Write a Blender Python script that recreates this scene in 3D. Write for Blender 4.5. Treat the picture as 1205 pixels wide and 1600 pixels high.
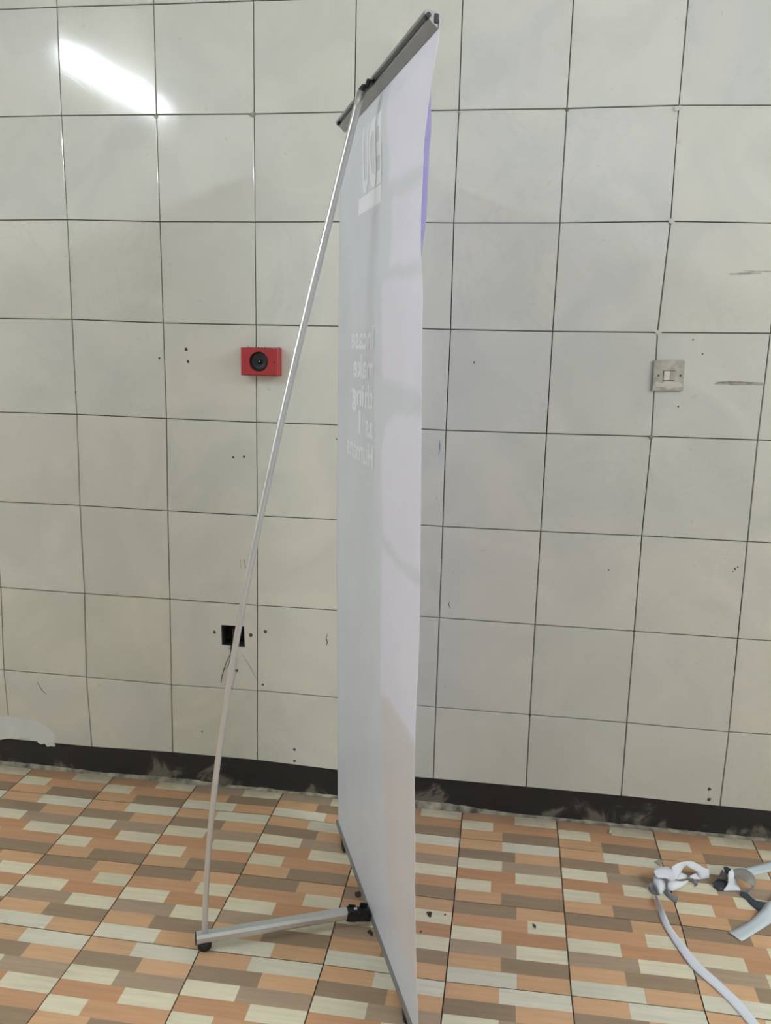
import bpy, bmesh, math, random
from mathutils import Vector, Matrix, noise
random.seed(7)
scene = bpy.context.scene
for o in list(bpy.data.objects): bpy.data.objects.remove(o)
COL = scene.collection

# ---------------------------------------------------------------- camera
FPX = 1310.5
def rotmat(yaw, pitch, roll):
    M = Matrix.Rotation(yaw, 3, 'Z') @ Matrix.Rotation(pitch, 3, 'X')
    r, f, u = M @ Vector((1,0,0)), M @ Vector((0,1,0)), M @ Vector((0,0,1))
    c, s = math.cos(roll), math.sin(roll)
    return c*r + s*u, -s*r + c*u, f
YAW, PITCH, ROLL = (0.140497, -0.196559, 0.02423)
CR, CU, CF = rotmat(YAW, PITCH, ROLL)
CAM = Vector((1.3778, -2.54186, 1.50216))
cd = bpy.data.cameras.new('camera'); cam = bpy.data.objects.new('camera', cd); COL.objects.link(cam)
cd.sensor_fit = 'HORIZONTAL'; cd.sensor_width = 36; cd.lens = FPX/1205*36; cd.clip_start = .02
cam.matrix_world = Matrix(((CR.x, CU.x, -CF.x, CAM.x), (CR.y, CU.y, -CF.y, CAM.y), (CR.z, CU.z, -CF.z, CAM.z), (0,0,0,1)))
scene.camera = cam
def ray(x, y): return CR*((x-602.5)/FPX) - CU*((y-800)/FPX) + CF
def on_wall(x, y, Y=0.0):
    d = ray(x, y); return CAM + d*((Y-CAM.y)/d.y)
def on_floor(x, y, Z=0.0):
    d = ray(x, y); return CAM + d*((Z-CAM.z)/d.z)

# ---------------------------------------------------------------- world, lights, exposure
w = bpy.data.worlds.new('world'); scene.world = w; w.use_nodes = True
w.node_tree.nodes['Background'].inputs[0].default_value = (.8,.85,.9,1)
w.node_tree.nodes['Background'].inputs[1].default_value = .3
scene.view_settings.view_transform = 'Standard'
scene.view_settings.look = 'None'
scene.view_settings.gamma = 1
scene.view_settings.use_curve_mapping = False
scene.view_settings.exposure = 0.0
TUBE1, TUBE2, FILL_TOP, FILL_LEFT = 235.0, 400.0, 8.0, 290.0      # tube emission strengths; the last two are unseen added fill

# ---------------------------------------------------------------- helpers
def tag(o, label=None, cat=None, group=None, kind=None):
    if label: o['label'] = label
    if cat: o['category'] = cat
    if group: o['group'] = group
    if kind: o['kind'] = kind
    return o
def empty(name, loc=(0,0,0)):
    o = bpy.data.objects.new(name, None); o.location = loc; o.empty_display_size = .05; COL.objects.link(o); return o
def link(name, me, parent=None, kind=None):
    o = bpy.data.objects.new(name, me); COL.objects.link(o)
    if parent is not None:
        o.parent = parent
        # geometry is written in world space: undo the parents' translations
        t = Vector((0,0,0)); p = parent
        while p is not None: t += Vector(p.location); p = p.parent
        o.location = -t
    if kind: o['kind'] = kind
    return o
def mesh(name, verts, faces, mats, parent=None, smooth=False, midx=None, kind=None):
    me = bpy.data.meshes.new(name); me.from_pydata([tuple(v) for v in verts], [], faces)
    for m in (mats if isinstance(mats, (list, tuple)) else [mats]): me.materials.append(m)
    if midx: 
        for p, i in zip(me.polygons, midx): p.material_index = i
    if smooth:
        for p in me.polygons: p.use_smooth = True
    me.update()
    return link(name, me, parent, kind)
def bmobj(name, bm, mats, parent=None, smooth=False, kind=None):
    bmesh.ops.recalc_face_normals(bm, faces=bm.faces)
    me = bpy.data.meshes.new(name); bm.to_mesh(me); bm.free()
    for m in (mats if isinstance(mats, (list, tuple)) else [mats]): me.materials.append(m)
    if smooth:
        for p in me.polygons: p.use_smooth = True
    return link(name, me, parent, kind)
BOXF = [(0,3,2,1),(4,5,6,7),(0,1,5,4),(1,2,6,5),(2,3,7,6),(3,0,4,7)]
def box(name, x0,x1,y0,y1,z0,z1, m, parent=None, bevel=0, kind=None):
    bm = bmesh.new()
    vs = [bm.verts.new(v) for v in [(x0,y0,z0),(x1,y0,z0),(x1,y1,z0),(x0,y1,z0),(x0,y0,z1),(x1,y0,z1),(x1,y1,z1),(x0,y1,z1)]]
    for f in BOXF: bm.faces.new([vs[i] for i in f])
    if bevel: bmesh.ops.bevel(bm, geom=list(bm.edges), offset=bevel, segments=2, affect='EDGES', profile=.5)
    return bmobj(name, bm, m, parent, kind=kind)
def tube(name, pts, r, m, parent=None, seg=14, cap=True, smooth=True, rr=None, kind=None):
    pts = [Vector(p) for p in pts]; V=[]; F=[]
    up = None
    for i, p in enumerate(pts):
        t = (pts[min(i+1,len(pts)-1)] - pts[max(i-1,0)]).normalized()
        if up is None:
            up = t.orthogonal().normalized()
        up = (up - t*up.dot(t)).normalized(); s = t.cross(up)
        rad = rr[i] if rr else r
        for k in range(seg):
            a = 2*math.pi*k/seg; V.append(p + up*(rad*math.cos(a)) + s*(rad*math.sin(a)))
    for i in range(len(pts)-1):
        for k in range(seg):
            a=i*seg+k; b=i*seg+(k+1)%seg; F.append((a,b,b+seg,a+seg))
    n0=len(F)
    if cap: F.append(tuple(range(seg-1,-1,-1))); F.append(tuple((len(pts)-1)*seg+k for k in range(seg)))
    o = mesh(name, V, F, m, parent, smooth=smooth, kind=kind)
    for p in o.data.polygons[n0:]: p.use_smooth=False
    return o
def sm(t): t=max(0,min(1,t)); return t*t*(3-2*t)
def interp(tab, z):
    tab = sorted(tab)
    if z <= tab[0][0]: return tab[0][1]
    if z >= tab[-1][0]: return tab[-1][1]
    for (a,b),(c,d) in zip(tab, tab[1:]):
        if a <= z <= c: return b + (d-b)*(z-a)/(c-a)
def inpoly(p, poly):
    x,y=p; c=False; j=len(poly)-1
    for i in range(len(poly)):
        xi,yi=poly[i]; xj,yj=poly[j]
        if (yi>y)!=(yj>y) and x<(xj-xi)*(y-yi)/(yj-yi)+xi: c=not c
        j=i
    return c

# ---------------------------------------------------------------- materials
def mat(name, col, rough=.5, metal=0, spec=.5, bump=None, var=None, coat=0):
    m = bpy.data.materials.new(name); m.use_nodes=True; nt=m.node_tree; b=nt.nodes['Principled BSDF']
    b.inputs['Base Color'].default_value=(*col,1); b.inputs['Roughness'].default_value=rough
    b.inputs['Metallic'].default_value=metal; b.inputs['Specular IOR Level'].default_value=spec
    b.inputs['Coat Weight'].default_value=coat
    g=nt.nodes.new('ShaderNodeNewGeometry')
    if var:
        sc, amt = var
        n=nt.nodes.new('ShaderNodeTexNoise'); n.inputs['Scale'].default_value=sc; n.inputs['Detail'].default_value=5
        nt.links.new(g.outputs['Position'], n.inputs['Vector'])
        r=nt.nodes.new('ShaderNodeMapRange'); r.inputs[1].default_value=.3; r.inputs[2].default_value=.7
        r.inputs[3].default_value=1-amt; r.inputs[4].default_value=1+amt
        nt.links.new(n.outputs['Fac'], r.inputs[0])
        h=nt.nodes.new('ShaderNodeVectorMath'); h.operation='SCALE'; h.inputs[0].default_value=col
        nt.links.new(r.outputs[0], h.inputs['Scale']); nt.links.new(h.outputs[0], b.inputs['Base Color'])
    if bump:
        sc, st = bump
        n=nt.nodes.new('ShaderNodeTexNoise'); n.inputs['Scale'].default_value=sc; n.inputs['Detail'].default_value=4
        nt.links.new(g.outputs['Position'], n.inputs['Vector'])
        bp=nt.nodes.new('ShaderNodeBump'); bp.inputs['Strength'].default_value=st; bp.inputs['Distance'].default_value=.002
        nt.links.new(n.outputs['Fac'], bp.inputs['Height']); nt.links.new(bp.outputs[0], b.inputs['Normal'])
    return m
def emis(name, col, s):
    m = bpy.data.materials.new(name); m.use_nodes=True; b=m.node_tree.nodes['Principled BSDF']
    b.inputs['Base Color'].default_value=(*col,1); b.inputs['Emission Color'].default_value=(*col,1); b.inputs['Emission Strength'].default_value=s
    return m
class NT:
    def __init__(s, name):
        s.m=bpy.data.materials.new(name); s.m.use_nodes=True; s.t=s.m.node_tree; s.b=s.t.nodes['Principled BSDF']
    def n(s, typ, ins=None, **kw):
        x=s.t.nodes.new(typ)
        for k,v in kw.items(): setattr(x,k,v)
        for k,v in (ins or {}).items():
            if hasattr(v,'node'): s.t.links.new(v, x.inputs[k])
            else: x.inputs[k].default_value=v
        return x
    def l(s,a,b): s.t.links.new(a,b)
def ramp(N, fac, stops):
    r=N.n('ShaderNodeValToRGB',{0:fac}); e=r.color_ramp.elements
    e[0].position,e[0].color=stops[0][0],(*stops[0][1],1)
    e[1].position,e[1].color=stops[1][0],(*stops[1][1],1)
    for p,c in stops[2:]:
        x=e.new(p); x.color=(*c,1)
    return r.outputs[0]

def wall_tile_material():
    N=NT('glazed_wall_tile')
    pos=N.n('ShaderNodeNewGeometry').outputs['Position']
    rnd=N.n('ShaderNodeObjectInfo').outputs['Random']
    off=N.n('ShaderNodeVectorMath',{0:(1,1,1)},operation='SCALE'); N.l(rnd, off.inputs['Scale'])
    o7=N.n('ShaderNodeVectorMath',{0:off.outputs[0],1:(37,11,23)},operation='MULTIPLY')
    p=N.n('ShaderNodeVectorMath',{0:pos,1:o7.outputs[0]},operation='ADD').outputs[0]
    big=N.n('ShaderNodeTexNoise',{'Vector':p,'Scale':3.2,'Detail':4,'Distortion':1.2}).outputs['Fac']
    base=ramp(N,big,[(.35,WT_A),(.65,WT_B)])
    tint=N.n('ShaderNodeMix',{0:rnd,6:(1.0,1.0,1.0,1),7:(1.01,1.0,.965,1)},data_type='RGBA').outputs[2]
    base=N.n('ShaderNodeMix',{0:1.0,6:base,7:tint},data_type='RGBA',blend_type='MULTIPLY').outputs[2]
    # grey marbling veins
    wv=N.n('ShaderNodeTexNoise',{'Vector':p,'Scale':4.5,'Detail':6,'Roughness':.6,'Distortion':2.2}).outputs['Fac']
    d=N.n('ShaderNodeMath',{0:wv,1:.5},operation='SUBTRACT').outputs[0]
    d=N.n('ShaderNodeMath',{0:d},operation='ABSOLUTE').outputs[0]
    v=N.n('ShaderNodeMapRange',{0:d,1:0.0,2:.035,3:.16,4:0.0}).outputs[0]
    msk=N.n('ShaderNodeTexNoise',{'Vector':p,'Scale':2.2}).outputs['Fac']
    mk=N.n('ShaderNodeMapRange',{0:msk,1:.45,2:.65}).outputs[0]
    v=N.n('ShaderNodeMath',{0:v,1:mk},operation='MULTIPLY').outputs[0]
    base=N.n('ShaderNodeMix',{0:v,6:base,7:(.40,.44,.47,1)},data_type='RGBA').outputs[2]
    # yellowish and darker low on the wall, with soft large noise
    z=N.n('ShaderNodeSeparateXYZ',{0:pos}).outputs[2]
    zn=N.n('ShaderNodeTexNoise',{'Vector':pos,'Scale':1.3,'Detail':3}).outputs['Fac']
    zz=N.n('ShaderNodeMath',{0:z,1:zn},operation='ADD').outputs[0]
    gr=N.n('ShaderNodeMapRange',{0:zz,1:.6,2:2.4,3:1.0,4:0.0}).outputs[0]
    base=N.n('ShaderNodeMix',{0:gr,6:base,7:N.n('ShaderNodeMix',{0:1.0,6:base,7:WT_LOW},data_type='RGBA',blend_type='MULTIPLY').outputs[2]},data_type='RGBA').outputs[2]
    sp=N.n('ShaderNodeTexNoise',{'Vector':pos,'Scale':38,'Detail':3}).outputs['Fac']
    s2=N.n('ShaderNodeMapRange',{0:sp,1:.70,2:.76,3:0.0,4:.30}).outputs[0]
    base=N.n('ShaderNodeMix',{0:s2,6:base,7:(.30,.27,.22,1)},data_type='RGBA').outputs[2]
    N.l(base,N.b.inputs['Base Color'])
    rn=N.n('ShaderNodeMapRange',{0:big,1:.3,2:.7,3:.075,4:.125}).outputs[0]
    N.l(rn,N.b.inputs['Roughness'])
    N.b.inputs['Specular IOR Level'].default_value=.55
    bn=N.n('ShaderNodeTexNoise',{'Vector':p,'Scale':9,'Detail':2}).outputs['Fac']
    bp=N.n('ShaderNodeBump',{'Height':bn,'Strength':.22,'Distance':.0016})
    N.l(bp.outputs[0],N.b.inputs['Normal'])
    return N.m
WT_A=(.565,.575,.55); WT_B=(.64,.635,.60); WT_LOW=(.925,.90,.83,1)

def floor_tile_material():
    N=NT('printed_floor_tile')
    pos=N.n('ShaderNodeNewGeometry').outputs['Position']
    c=N.n('ShaderNodeVertexColor',layer_name='print').outputs[0]
    st=N.n('ShaderNodeVectorMath',{0:pos,1:(5,60,1)},operation='MULTIPLY').outputs[0]
    g=N.n('ShaderNodeTexNoise',{'Vector':st,'Scale':1.4,'Detail':5,'Roughness':.6}).outputs['Fac']
    gm=N.n('ShaderNodeMapRange',{0:g,1:.3,2:.7,3:.90,4:1.08}).outputs[0]
    k=N.n('ShaderNodeVectorMath',{0:c},operation='SCALE'); N.l(gm,k.inputs['Scale'])
    # worn, dusty smears
    dn=N.n('ShaderNodeTexNoise',{'Vector':pos,'Scale':3,'Detail':6}).outputs['Fac']
    dm=N.n('ShaderNodeMapRange',{0:dn,1:.45,2:.8,3:0,4:.22}).outputs[0]
    o=N.n('ShaderNodeMix',{0:dm,6:k.outputs[0],7:(.34,.27,.2,1)},data_type='RGBA').outputs[2]
    # shade at the foot of the wall, painted into the first row
    y=N.n('ShaderNodeSeparateXYZ',{0:pos}).outputs[1]
    n2=N.n('ShaderNodeTexNoise',{'Vector':pos,'Scale':14,'Detail':5}).outputs['Fac']
    yy=N.n('ShaderNodeMath',{0:n2,1:.12,2:y},operation='MULTIPLY_ADD').outputs[0]
    dd=N.n('ShaderNodeMapRange',{0:yy,1:-.02,2:.06,3:0,4:.6}).outputs[0]
    o=N.n('ShaderNodeMix',{0:dd,6:o,7:(.24,.19,.13,1)},data_type='RGBA').outputs[2]
    N.l(o,N.b.inputs['Base Color'])
    N.b.inputs['Roughness'].default_value=.32; N.b.inputs['Specular IOR Level'].default_value=.45
    bn=N.n('ShaderNodeTexNoise',{'Vector':st,'Scale':5,'Detail':3}).outputs['Fac']
    N.l(N.n('ShaderNodeBump',{'Height':bn,'Strength':.10,'Distance':.001}).outputs[0],N.b.inputs['Normal'])
    return N.m

def skirting_material():
    N=NT('black_skirting')
    pos=N.n('ShaderNodeNewGeometry').outputs['Position']
    n=N.n('ShaderNodeTexNoise',{'Vector':pos,'Scale':7,'Detail':7,'Roughness':.62,'Distortion':.6}).outputs['Fac']
    z=N.n('ShaderNodeSeparateXYZ',{0:pos}).outputs[2]
    zz=N.n('ShaderNodeMath',{0:z,1:-1.5,2:n},operation='MULTIPLY_ADD').outputs[0]
    k=N.n('ShaderNodeMapRange',{0:zz,1:.50,2:.58}).outputs[0]
    c=ramp(N,k,[(0,(.012,.011,.011)),(.5,(.035,.032,.028)),(1,(.13,.115,.09))])
    N.l(c,N.b.inputs['Base Color']); N.b.inputs['Roughness'].default_value=.5
    N.l(N.n('ShaderNodeBump',{'Height':n,'Strength':.5,'Distance':.003}).outputs[0],N.b.inputs['Normal'])
    return N.m

MT_WT=wall_tile_material(); MT_FT=floor_tile_material(); MT_SK=skirting_material()
MT_GROUT_W=mat('wall_grout',(.10,.088,.072),.9,bump=(200,.4))
MT_GROUT_F=mat('floor_grout',(.085,.065,.048),.9,bump=(200,.4))
MT_MORTAR=mat('dry_mortar',(.24,.215,.165),.95,bump=(150,.8),var=(22,.75))
MT_PLASTER=mat('white_plaster_smear',(.60,.60,.57),.75,bump=(60,.3),var=(9,.08))
MT_ALU=mat('brushed_aluminium',(.50,.51,.53),.34,metal=.85,var=(12,.04))
MT_RAIL=mat('matt_anodised_aluminium',(.33,.335,.34),.42,metal=.7,var=(12,.04))
MT_POLE=mat('satin_aluminium_tube',(.66,.67,.68),.30,metal=.8)
MT_BAR=mat('aluminium_foot_profile',(.62,.64,.66),.36,metal=.75,var=(12,.04))
MT_BLACK=mat('black_plastic',(.012,.013,.017),.45)
MT_RUBBER=mat('black_rubber',(.010,.010,.010),.8)
MT_RED=mat('red_painted_plastic',(.36,.022,.028),.48,bump=(90,.15),var=(25,.1))
MT_CONE=mat('speaker_cone',(.008,.011,.015),.55)
MT_SILV=mat('silver_dot',(.6,.6,.6),.3,metal=.9)
MT_SWP=mat('aged_switch_plate',(.42,.40,.345),.5,bump=(70,.3),var=(40,.22))
MT_SWR=mat('cream_rocker',(.60,.58,.50),.35)
MT_PAINT=mat('white_paint_drips',(.55,.535,.48),.55,bump=(120,.4))
MT_DARK=mat('dark_cavity',(.022,.018,.014),.95,bump=(60,.5),var=(40,.5))
MT_SCREW=mat('rusty_screw_hole',(.07,.055,.045),.9)
MT_WIRE=mat('black_wire',(.015,.014,.014),.5)
MT_SCUFF=mat('grey_scuff',(.36,.345,.315),.9,var=(60,.3))
MT_SMUDGE=mat('brown_smudge',(.34,.27,.19),.9,var=(80,.3))
MT_BLUEMARK=mat('blue_pen_mark',(.05,.09,.16),.8)
MT_PENCIL=mat('dark_pencil_mark',(.09,.08,.07),.9)
MT_PAPER=mat('white_paper',(.74,.75,.80),.62,spec=.35)
MT_PAPER_DK=mat('shaded_white_paper',(.24,.24,.25),.7)  # white paper in shade, the shade painted as grey
MT_VINYL_DK=mat('dark_navy_print',(.022,.032,.045),.45)
MT_VINYL_TEAL=mat('slate_teal_print',(.06,.085,.10),.5)
MT_VINYL_W=mat('pale_grey_vinyl',(.58,.63,.67),.5)
MT_CHIP=mat('brown_dirt_chip',(.055,.035,.025),.9)
MT_CEIL=mat('white_ceiling_paint',(.72,.72,.70),.9)
MT_RWALL=mat('cream_room_wall',(.60,.59,.56),.7)
MT_FIX=mat('white_lamp_housing',(.75,.75,.75),.4)

# ---------------------------------------------------------------- the room
X0, X1, YB, ZC = -5.6, 6.4, -5.8, 3.03
HX0,HX1,HZ0,HZ1 = .478,.558,.511,.583          # the empty socket recess
wall=empty('wall_back'); tag(wall,kind='structure')
ys=.0065
grid=[X0,HX0,HX1,X1]; gz=[0,HZ0,HZ1,ZC]; V=[];F=[]
for z in gz:
    for x in grid: V.append((x,ys,z))
for j in range(3):
    for i in range(3):
        if (i,j)!=(1,1): a=j*4+i; F.append((a,a+1,a+5,a+4))
mesh('grout_bed',V,F,MT_GROUT_W,wall)
# recess box behind the wall face
yb=.055
c=[(HX0,HZ0),(HX1,HZ0),(HX1,HZ1),(HX0,HZ1)]
V=[(x,ys,z) for x,z in c]+[(x+random.uniform(-.002,.002),yb,z) for x,z in c]
mesh('socket_recess',V,[(0,1,5,4),(1,2,6,5),(2,3,7,6),(3,0,4,7),(4,5,6,7)],MT_DARK,wall)
box('wall_back_core',X0,X1,.058,.15,0,ZC,MT_RWALL,wall)

# wall tiles: measured joint crossings, the rest from the regular grid
T=.30; TH=0.29654; Z8=0.07517
ROWO=[0.0058, 0.0053, 0.0002, -0.003, -0.0046, -0.0069, -0.0091, -0.0124, 0.0246]
COLO={-1:[-0.0041, 0.0021, 0.0034, 0.0023, -0.0015, -0.0016, -0.0015, 0.0009][0],0:[-0.0041, 0.0021, 0.0034, 0.0023, -0.0015, -0.0016, -0.0015, 0.0009][1],1:[-0.0041, 0.0021, 0.0034, 0.0023, -0.0015, -0.0016, -0.0015, 0.0009][2],2:[-0.0041, 0.0021, 0.0034, 0.0023, -0.0015, -0.0016, -0.0015, 0.0009][3],3:([-0.0041, 0.0021, 0.0034, 0.0023, -0.0015, -0.0016, -0.0015, 0.0009][3]+[-0.0041, 0.0021, 0.0034, 0.0023, -0.0015, -0.0016, -0.0015, 0.0009][4])/2,4:[-0.0041, 0.0021, 0.0034, 0.0023, -0.0015, -0.0016, -0.0015, 0.0009][4],5:[-0.0041, 0.0021, 0.0034, 0.0023, -0.0015, -0.0016, -0.0015, 0.0009][5],6:[-0.0041, 0.0021, 0.0034, 0.0023, -0.0015, -0.0016, -0.0015, 0.0009][6],7:[-0.0041, 0.0021, 0.0034, 0.0023, -0.0015, -0.0016, -0.0015, 0.0009][7]}
MEAS={(0, 0): (0.0044, 2.4552), (1, 0): (0.3037, 2.4542), (2, 0): (0.6026, 2.4547), (0, 1): (0.002, 2.1573), (1, 1): (0.3032, 2.1561), (2, 1): (0.6024, 2.154), (4, 1): (1.1992, 2.1564), (5, 1): (1.4986, 2.1565), (6, 1): (1.7974, 2.1605), (0, 2): (0.0044, 1.8572), (1, 2): (0.305, 1.8527), (2, 2): (0.6032, 1.8528), (4, 2): (1.1968, 1.8524), (5, 2): (1.4986, 1.8535), (6, 2): (1.8018, 1.859), (0, 3): (0.0045, 1.5578), (1, 3): (0.3063, 1.5529), (2, 3): (0.6042, 1.5531), (4, 3): (1.1993, 1.5513), (5, 3): (1.4966, 1.552), (6, 3): (1.7919, 1.5556), (7, 3): (2.0988, 1.5596), (0, 4): (0.0053, 1.2589), (1, 4): (0.3083, 1.2564), (2, 4): (0.6043, 1.2551), (4, 4): (1.1973, 1.2526), (5, 4): (1.4971, 1.2544), (6, 4): (1.7998, 1.2576), (7, 4): (2.0962, 1.259), (0, 5): (0.0012, 0.9592), (1, 5): (0.3041, 0.9567), (2, 5): (0.6045, 0.9568), (4, 5): (1.1987, 0.9539), (5, 5): (1.4978, 0.9553), (6, 5): (1.7967, 0.9583), (7, 5): (2.099, 0.9579), (-1, 6): (-0.3025, 0.6588), (0, 6): (0.002, 0.6577), (1, 6): (0.3034, 0.6581), (2, 6): (0.6026, 0.6579), (4, 6): (1.1985, 0.6581), (5, 6): (1.4977, 0.6576), (6, 6): (1.7982, 0.658), (7, 6): (2.1024, 0.6572), (-1, 7): (-0.3118, 0.3593), (0, 7): (-0.0057, 0.3587), (1, 7): (0.3007, 0.3566), (2, 7): (0.6007, 0.3616), (4, 7): (1.1981, 0.3554), (5, 7): (1.499, 0.356), (6, 7): (1.7996, 0.3563), (7, 7): (2.1066, 0.3538), (1, 8): (0.2985, 0.1079), (2, 8): (0.5991, 0.1092), (4, 8): (1.1986, 0.1026), (5, 8): (1.5009, 0.1045), (6, 8): (1.8013, 0.1048), (7, 8): (2.1046, 0.102)}
def node(c,r):
    if (c,r) in MEAS:
        return MEAS[(c,r)]
    x=c*T+COLO.get(c, 0.0)
    if r>=0: z=Z8+(8-r)*TH+ROWO[r]
    else: z=Z8+8*TH+ROWO[0]-r*TH
    return (x,z)
rng=random.Random(3)
def wall_tile(c,r,hole=False):
    g=.0014
    a,b,d,e=node(c,r+1),node(c+1,r+1),node(c+1,r),node(c,r)
    q=[(a[0]+g,a[1]+g),(b[0]-g,b[1]+g),(d[0]-g,d[1]-g),(e[0]+g,e[1]-g)]
    if r==-2: q[2]=(q[2][0],ZC); q[3]=(q[3][0],ZC)
    if r==7:
        zb = q[0][1]
    dy=[rng.uniform(-.0009,.0006) for _ in range(4)]
    bv=.0012
    if hole:
        q=q
        h=[(HX0+.001,HZ0+.001),(HX1+.0015,HZ0-.002),(HX1-.001,HZ1),(HX0,HZ1-.001)]
        V=[(x,0,z) for x,z in q]+[(x,0,z) for x,z in h]+[(x,ys,z) for x,z in h]+[(x,ys,z) for x,z in q]
        F=[(0,1,5,4),(1,2,6,5),(2,3,7,6),(3,0,4,7)]+[(4+i,4+(i+1)%4,8+(i+1)%4,8+i) for i in range(4)]+[(12+i,12+(i+1)%4,(i+1)%4,i) for i in range(4)]
        return mesh('wall_tile',V,F,MT_WT,wall)
    cx=sum(p[0] for p in q)/4; cz=sum(p[1] for p in q)/4
    ins=[(x+(bv if x<cx else -bv),z+(bv if z<cz else -bv)) for x,z in q]
    V=[(x,dy[i],z) for i,(x,z) in enumerate(ins)]+[(x,dy[i]+bv,z) for i,(x,z) in enumerate(q)]+[(x,ys+.001,z) for x,z in q]
    F=[(0,1,2,3)]+[(4+i,4+(i+1)%4,(i+1)%4,i) for i in range(4)]+[(8+i,8+(i+1)%4,4+(i+1)%4,4+i) for i in range(4)]
    return mesh('wall_tile',V,F,MT_WT,wall)
for r in range(-2,8):
    for c in range(-5,11):
        wall_tile(c,r,hole=(c,r)==(1,6))
# the rest of the wall's tiles, out of the frame
V=[];F=[]
for r in range(-2,8):
    for c in list(range(-19,-5))+list(range(11,22)):
        a,d=node(c,r+1),node(c+1,r); x0,x1=max(a[0]+.0014,X0),min(d[0]-.0014,X1); z0,z1=a[1]+.0014,min(d[1]-.0014,ZC)
        if x1<=x0: continue
        k=len(V); V+=[(x0,0,z0),(x1,0,z0),(x1,0,z1),(x0,0,z1),(x0,ys,z0),(x1,ys,z0),(x1,ys,z1),(x0,ys,z1)]
        F+=[(k,k+1,k+2,k+3)]+[(k+4+i,k+4+(i+1)%4,k+(i+1)%4,k+i) for i in range(4)]
mesh('far_wall_tiles',V,F,MT_WT,wall,kind='stuff')

# skirting strip: top edge follows the cut tiles
sk=tag(box('baseboard_back',X0,X1,.0035,.03,0,.135,MT_SK),kind='structure')
# ragged mortar line where floor and skirting meet
V=[];F=[];n=900
for i in range(n+1):
    x=X0+(X1-X0)*i/n
    a=noise.noise(Vector((x*9,0,1)))*.5+.5; b=noise.noise(Vector((x*38,3,1)))*.5+.5; m_=max(0,noise.noise(Vector((x*2.1,7,2))))
    dp=.004+.012*a*b+.016*m_; h=.004+.010*b*a+.024*m_
    V+=[(x,-dp,.0006),(x,-dp*.55,h*.45),(x,.004,h),(x,.02,h)]
for i in range(n):
    for k in range(3): a=i*4+k; F.append((a,a+4,a+5,a+1))
mesh('mortar_line',V,F,MT_MORTAR,sk,smooth=False)

# ---- floor
floor=empty('floor'); tag(floor,kind='structure')
box('grout_bed',X0,X1,YB,.02,-.12,-.0035,MT_GROUT_F,floor)
ORG=(.585,.325,.180); ORG2=(.54,.285,.150); ORGL=(.65,.39,.215); WHT=(.75,.68,.50); WHC=(.72,.68,.545); DRK=(.32,.225,.145); BRN=(.42,.305,.21)
ROWS=[ [(.57,DRK),(1,ORGL)], [(.67,ORG),(1,WHT)], [(.44,WHT),(1,ORG2)], [(.57,BRN),(1,WHT)], [(.44,ORGL),(1,DRK)], [(.57,WHC),(1,ORGL)] ]
ROT=[[(1-(row[0][0]),row[1][1]),(1,row[0][1])] for row in ROWS[::-1]]
FP,FX0,FY0=0.30367,0.3883,-0.7661
FMEAS={(0, 2): (0.3933, -0.7703), (1, 2): (0.683, -0.7707), (2, 2): (0.9993, -0.7667), (3, 2): (1.3016, -0.7717), (4, 2): (1.6, -0.7652), (5, 2): (1.9047, -0.7598), (-1, 1): (0.092, -0.4678), (0, 1): (0.388, -0.4659), (1, 1): (0.6885, -0.4566), (2, 1): (0.9953, -0.4578), (3, 1): (1.302, -0.4648), (4, 1): (1.602, -0.4616), (5, 1): (1.9089, -0.4608), (0, 0): (0.3862, -0.1536), (1, 0): (0.689, -0.1438), (3, 0): (1.3007, -0.1599), (4, 0): (1.6055, -0.1561), (5, 0): (1.9069, -0.1625)}
def fnode(c,r):
    if (c,r) in FMEAS: return FMEAS[(c,r)]
    return (FX0+FP*c, FY0-(r-2)*FP)
frng=random.Random(11)
def ftile_geo(c,r,V,F,C):
    # row r tile spans joint lines r-1 (far) .. r (near)
    TL,TR,BL,BR=[Vector(fnode(c+i,r-1+j)) for j in (0,1) for i in (0,1)]
    g=.0016
    TL=TL+Vector((g,-g)); TR=TR+Vector((-g,-g)); BL=BL+Vector((g,g)); BR=BR+Vector((-g,g))
    rotated = (r%2==1)
    if r==0: rotated = c not in (0,1)
    rows = ROT if rotated else ROWS
    zz=frng.uniform(-.0005,.0003)
    def P(s,t,z=0):
        p=TL.lerp(TR,s).lerp(BL.lerp(BR,s),t); return (p.x,p.y,z+zz)
    top=0
    for k,row in enumerate(rows):
        t0,t1=k/6,(k+1)/6; s0=0
        for s1,col in row:
            i=len(V); V+= [P(s0,t0),P(s0,t1),P(s1,t1),P(s1,t0)]; F.append((i,i+1,i+2,i+3)); j=frng.uniform(.94,1.06); C.append(tuple(x*j for x in col)); s0=s1
    e=[(0,0),(0,1),(1,1),(1,0)]
    for a in range(4):
        i=len(V); b=(a+1)%4
        V+=[P(*e[a]),P(*e[a],-.005),P(*e[b],-.005),P(*e[b])]; F.append((i,i+1,i+2,i+3)); C.append((.35,.22,.13))
def ftile_obj(name,V,F,C,kind=None):
    o=mesh(name,V,F,MT_FT,floor,kind=kind)
    ca=o.data.color_attributes.new('print','FLOAT_COLOR','CORNER')
    li=0
    for p,col in zip(o.data.polygons,C):
        for l in p.loop_indices: ca.data[l].color=(*col,1)
    return o
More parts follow.
